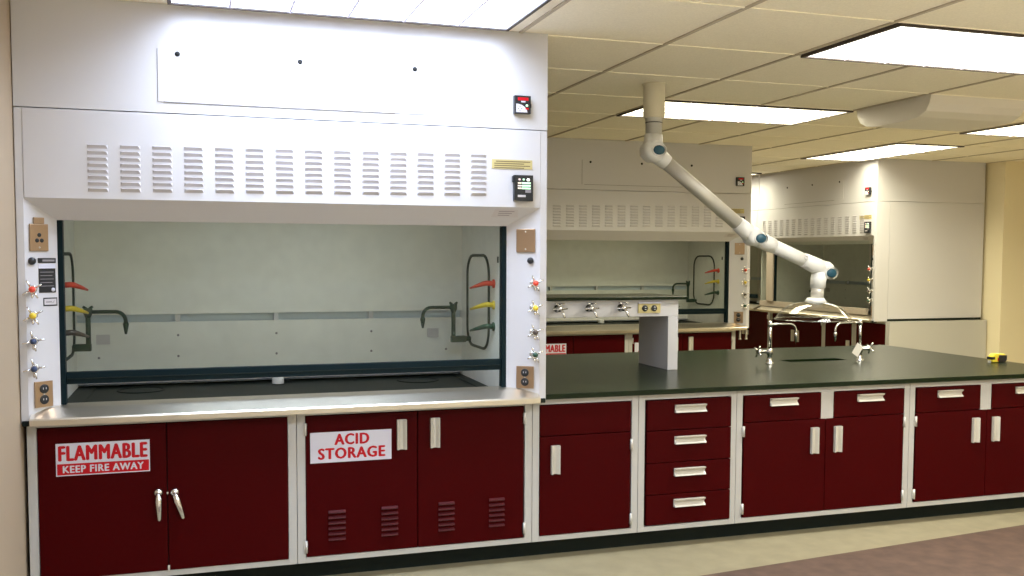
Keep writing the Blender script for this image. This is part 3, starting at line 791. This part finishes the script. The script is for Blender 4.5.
# ------------------------------------------------------------------ the other fume hoods (copies)
def place(o, T): o.matrix_world = T @ o.matrix_world
bpy.context.view_layer.update()
T2 = Matrix.Translation((3.3385, 3.651, 0))
T3 = Matrix.Translation((7.41, 6.345, 0)) @ Matrix.Rotation(-PI/2, 4, 'Z')
T4 = Matrix.Translation((7.41, 6.345 + 2.232, 0)) @ Matrix.Rotation(-PI/2, 4, 'Z')
def clone(o, T, label=None):
    c = copy_tree(o); c.location = T @ o.location; c.rotation_euler = (T.to_3x3() @ o.rotation_euler.to_matrix()).to_euler()
    if label: c['label'] = label
    return c
hood2 = clone(hood, T2, 'white fume hood across the aisle, seen behind the service shelf and the extraction arm')
hood3 = clone(hood, T3, 'white fume hood on the right wall whose blank side panel faces the camera')
hood4 = clone(hood, T4, 'farthest fume hood, only a narrow strip of it showing beside the middle fume hood')
def local_span(o):
    xs_ = [v.co.x + 1.10 for v in o.data.vertices]; return min(xs_), max(xs_)
def drop(o):
    for k in list(o.children): drop(k)
    bpy.data.objects.remove(o)
for hd_, left in ((hood3, True), (hood4, False)):
    for o in list(hd_.children):
        n = o.name.split('.')[0]; a_, c_ = local_span(o)
        if n in ('sash_rail', 'louver_panel') and left: drop(o); continue
        if n in ('airflow_monitor', 'fan_switch', 'gold_label') and not left: drop(o); continue
        if left and n in ('hose_nozzle', 'access_panel_gasket') and c_ < .5: drop(o); continue
        if n in ('gooseneck_faucet', 'hose_nozzle', 'access_panel_gasket', 'cover_plate', 'airflow_monitor', 'fan_switch', 'gold_label'): continue
        if (left and c_ < .20) or (not left and a_ > 1.95): drop(o)
T3L = Matrix.Translation((-1.10, -.65, -.803))
def part3(mb, name, parent, lab=None, bevel=0):
    mb.bm.transform(T3L); return tag(mb.build(name, parent, bevel, off=V((0, 0, 0))), lab)
q = part3(MB().box(-.048, LP1, YF - .002, YF + .02, ZP, 2.028, 'white'), 'louver_panel', hood3, None, .002)
for c in range(16):
    l = MB(); xa = .085 + c * .1245; xb = xa + .072; y = YF - .002; e = .008
    for k in range(8):
        z = 1.712 + k * .0247
        A = [(xa, y, z + .0074), (xb, y, z + .0074), (xb, y, z - .0078), (xa, y, z - .0078)]
        B = [(xa + e, y - .009, z + .0058), (xb - e, y - .009, z + .0058)]
        l.poly([A[0], A[1], B[1], B[0]], 'louv'); l.poly([B[0], B[1], A[2], A[3]], 'louv')
        l.poly([A[0], B[0], A[3]], 'louv'); l.poly([A[1], B[1], A[2]], 'louv')
    part3(l, 'louver_column', q)
sf = MB(); sf.box(-.011, OXR - .004, -.012, .020, .838, .905, 'sashfr'); sf.box(.150, .292, -.020, .030, .905, 1.64, 'sashfr')
sf.box(.296, .318, -.010, .018, .905, 1.64, 'jamb'); sf.box(.150, .292, -.026, -.020, .905, 1.62, 'sashfr')
sf = part3(sf, 'sash_frame', hood3, 'beige sash frame with one upright', .002)
part3(MB().box(-.011, OXR - .004, .003, .009, .905, 1.66, 'glass'), 'sash_glass', sf)
clone(wt, T2, 'black worktop inside the middle fume hood behind the service shelf')
clone(wt, T3, 'black worktop under the right wall fume hood, a dark line on its blank side')
clone(wt, T4, 'black worktop inside the farthest fume hood, hidden behind its sash rail')
S2 = T2 @ Matrix.Translation((-.062, 0, 0))
clone(fc, S2, 'maroon cabinet with a partly hidden FLAMMABLE sign under the middle fume hood')
clone(ac, S2, 'maroon cabinet with an ACID STORAGE sign under the middle fume hood, behind the shelf leg')
for x in (5.478, 5.545):   # short pipes hanging below the right post
    x -= T2.translation.x
    p = MB().cyl((x, -.012, .680), (x, -.012, .7775), .0085, 'pull', seg=12)
    p.lathe([(.0085, .0), (.012, -.004), (.012, -.012), (0, -.013)], (x, -.012, .690), 'pull', seg=12)
    q = p.build('service_pipe', off=hood.location); q.parent = hood2; q.location = (0, 0, 0)
# cabinets under the right wall hoods: plain doors
T3c = Matrix.Translation((7.51, 6.265, 0)) @ Matrix.Rotation(-PI/2, 4, 'Z')
T4c = Matrix.Translation((7.51, 6.265 + 2.2, 0)) @ Matrix.Rotation(-PI/2, 4, 'Z')
pw = cab_root('base_cabinet', 0, MOD, 'wide maroon two-door cabinet under the left half of the right wall fume hood', CG)
carcass(pw, 0, MOD)
l = door(pw, .038, .538, RZ0, RZ1); r = door(pw, .542, MOD - .038, RZ0, RZ1)
pull_v(l, .49, .50, DY); pull_v(r, .59, .50, DY); hinge(l, .034, .69); hinge(r, MOD - .034, .69)
pn = cab_root('base_cabinet', MOD, MOD + H, 'narrow maroon one-door cabinet in the middle under the right wall fume hood', CG)
carcass(pn, MOD, MOD + H)
d = door(pn, MOD + .038, MOD + H - .038, RZ0, RZ1); pull_v(d, MOD + H - .085, .46, DY); hinge(d, MOD + .034, .69)
pn2 = clone(pn, T3c @ Matrix.Translation((H + .008, 0, 0)), 'narrow maroon one-door cabinet at the near corner of the right wall fume hood')
pw4 = clone(pw, T4c, 'wide maroon cabinet under the farthest fume hood, far half')
pw5 = clone(pw, T4c @ Matrix.Translation((MOD + .004, 0, 0)), 'wide maroon cabinet under the farthest fume hood, near half')
for o in (pw, pn):
    o.location = T3c @ o.location; o.rotation_euler = (0, 0, -PI/2)
ep2 = MB(); ep2.box(7.512, 8.775, 4.070, 4.090, 0, .7785, 'cabwhite')
tag(ep2.build('end_panel', bevel=.001, off=(8.1, 4.1, 0)), 'white end panel below the blank side of the right wall fume hood', 'panel')

hl = bpy.data.lights.new('hood_lamp_tube', 'AREA'); hl.shape = 'RECTANGLE'; hl.size = 1.10; hl.size_y = .09
hl.energy = 1.15; hl.color = (.86, .98, 1.10)
ho = bpy.data.objects.new('hood_lamp_tube', hl); COL.objects.link(ho); ho.parent = hood; ho.location = V((1.09, .36, lamp_z - .024)) - hood.location
for hd_ in (hood2,):
    fill_hl = hl.copy(); fill_hl.energy = .9; fill_hl.color = (1.0, .90, .66)  # weak warm lamp added to brighten the middle hood's interior
    fill_ho = ho.copy(); fill_ho.data = fill_hl; COL.objects.link(fill_ho); fill_ho.parent = hd_

# ------------------------------------------------------------------ world, camera, view
w = bpy.data.worlds.new('world'); sc.world = w; w.use_nodes = True
w.node_tree.nodes['Background'].inputs[0].default_value = (.05, .05, .05, 1)
w.node_tree.nodes['Background'].inputs[1].default_value = .2

cam = bpy.data.cameras.new('camera'); co = bpy.data.objects.new('camera', cam); COL.objects.link(co)
ya_, pi_, ro_, f_ = .313, -.0597, .004, 967.12
fw = V((math.sin(ya_) * math.cos(pi_), math.cos(ya_) * math.cos(pi_), math.sin(pi_)))
rt = V((math.cos(ya_), -math.sin(ya_), 0)); up = rt.cross(fw)
r2 = rt * math.cos(ro_) + up * math.sin(ro_); u2 = up * math.cos(ro_) - rt * math.sin(ro_)
R = Matrix((r2, u2, -fw)).transposed().to_4x4()
co.matrix_world = Matrix.Translation((.6728, -4.2825, 1.4571)) @ R
cam.sensor_width = 36; cam.lens = f_ / 1024 * 36; cam.shift_y = 24.94 / 1024; cam.clip_start = .05
sc.camera = co

vs = sc.view_settings
vs.view_transform = 'Standard'; vs.look = 'None'; vs.gamma = 1; vs.use_curve_mapping = False
vs.exposure = 0.32
sc.cycles.use_denoising = True
sc.cycles.max_bounces = 10; sc.cycles.diffuse_bounces = 6; sc.cycles.transparent_max_bounces = 16
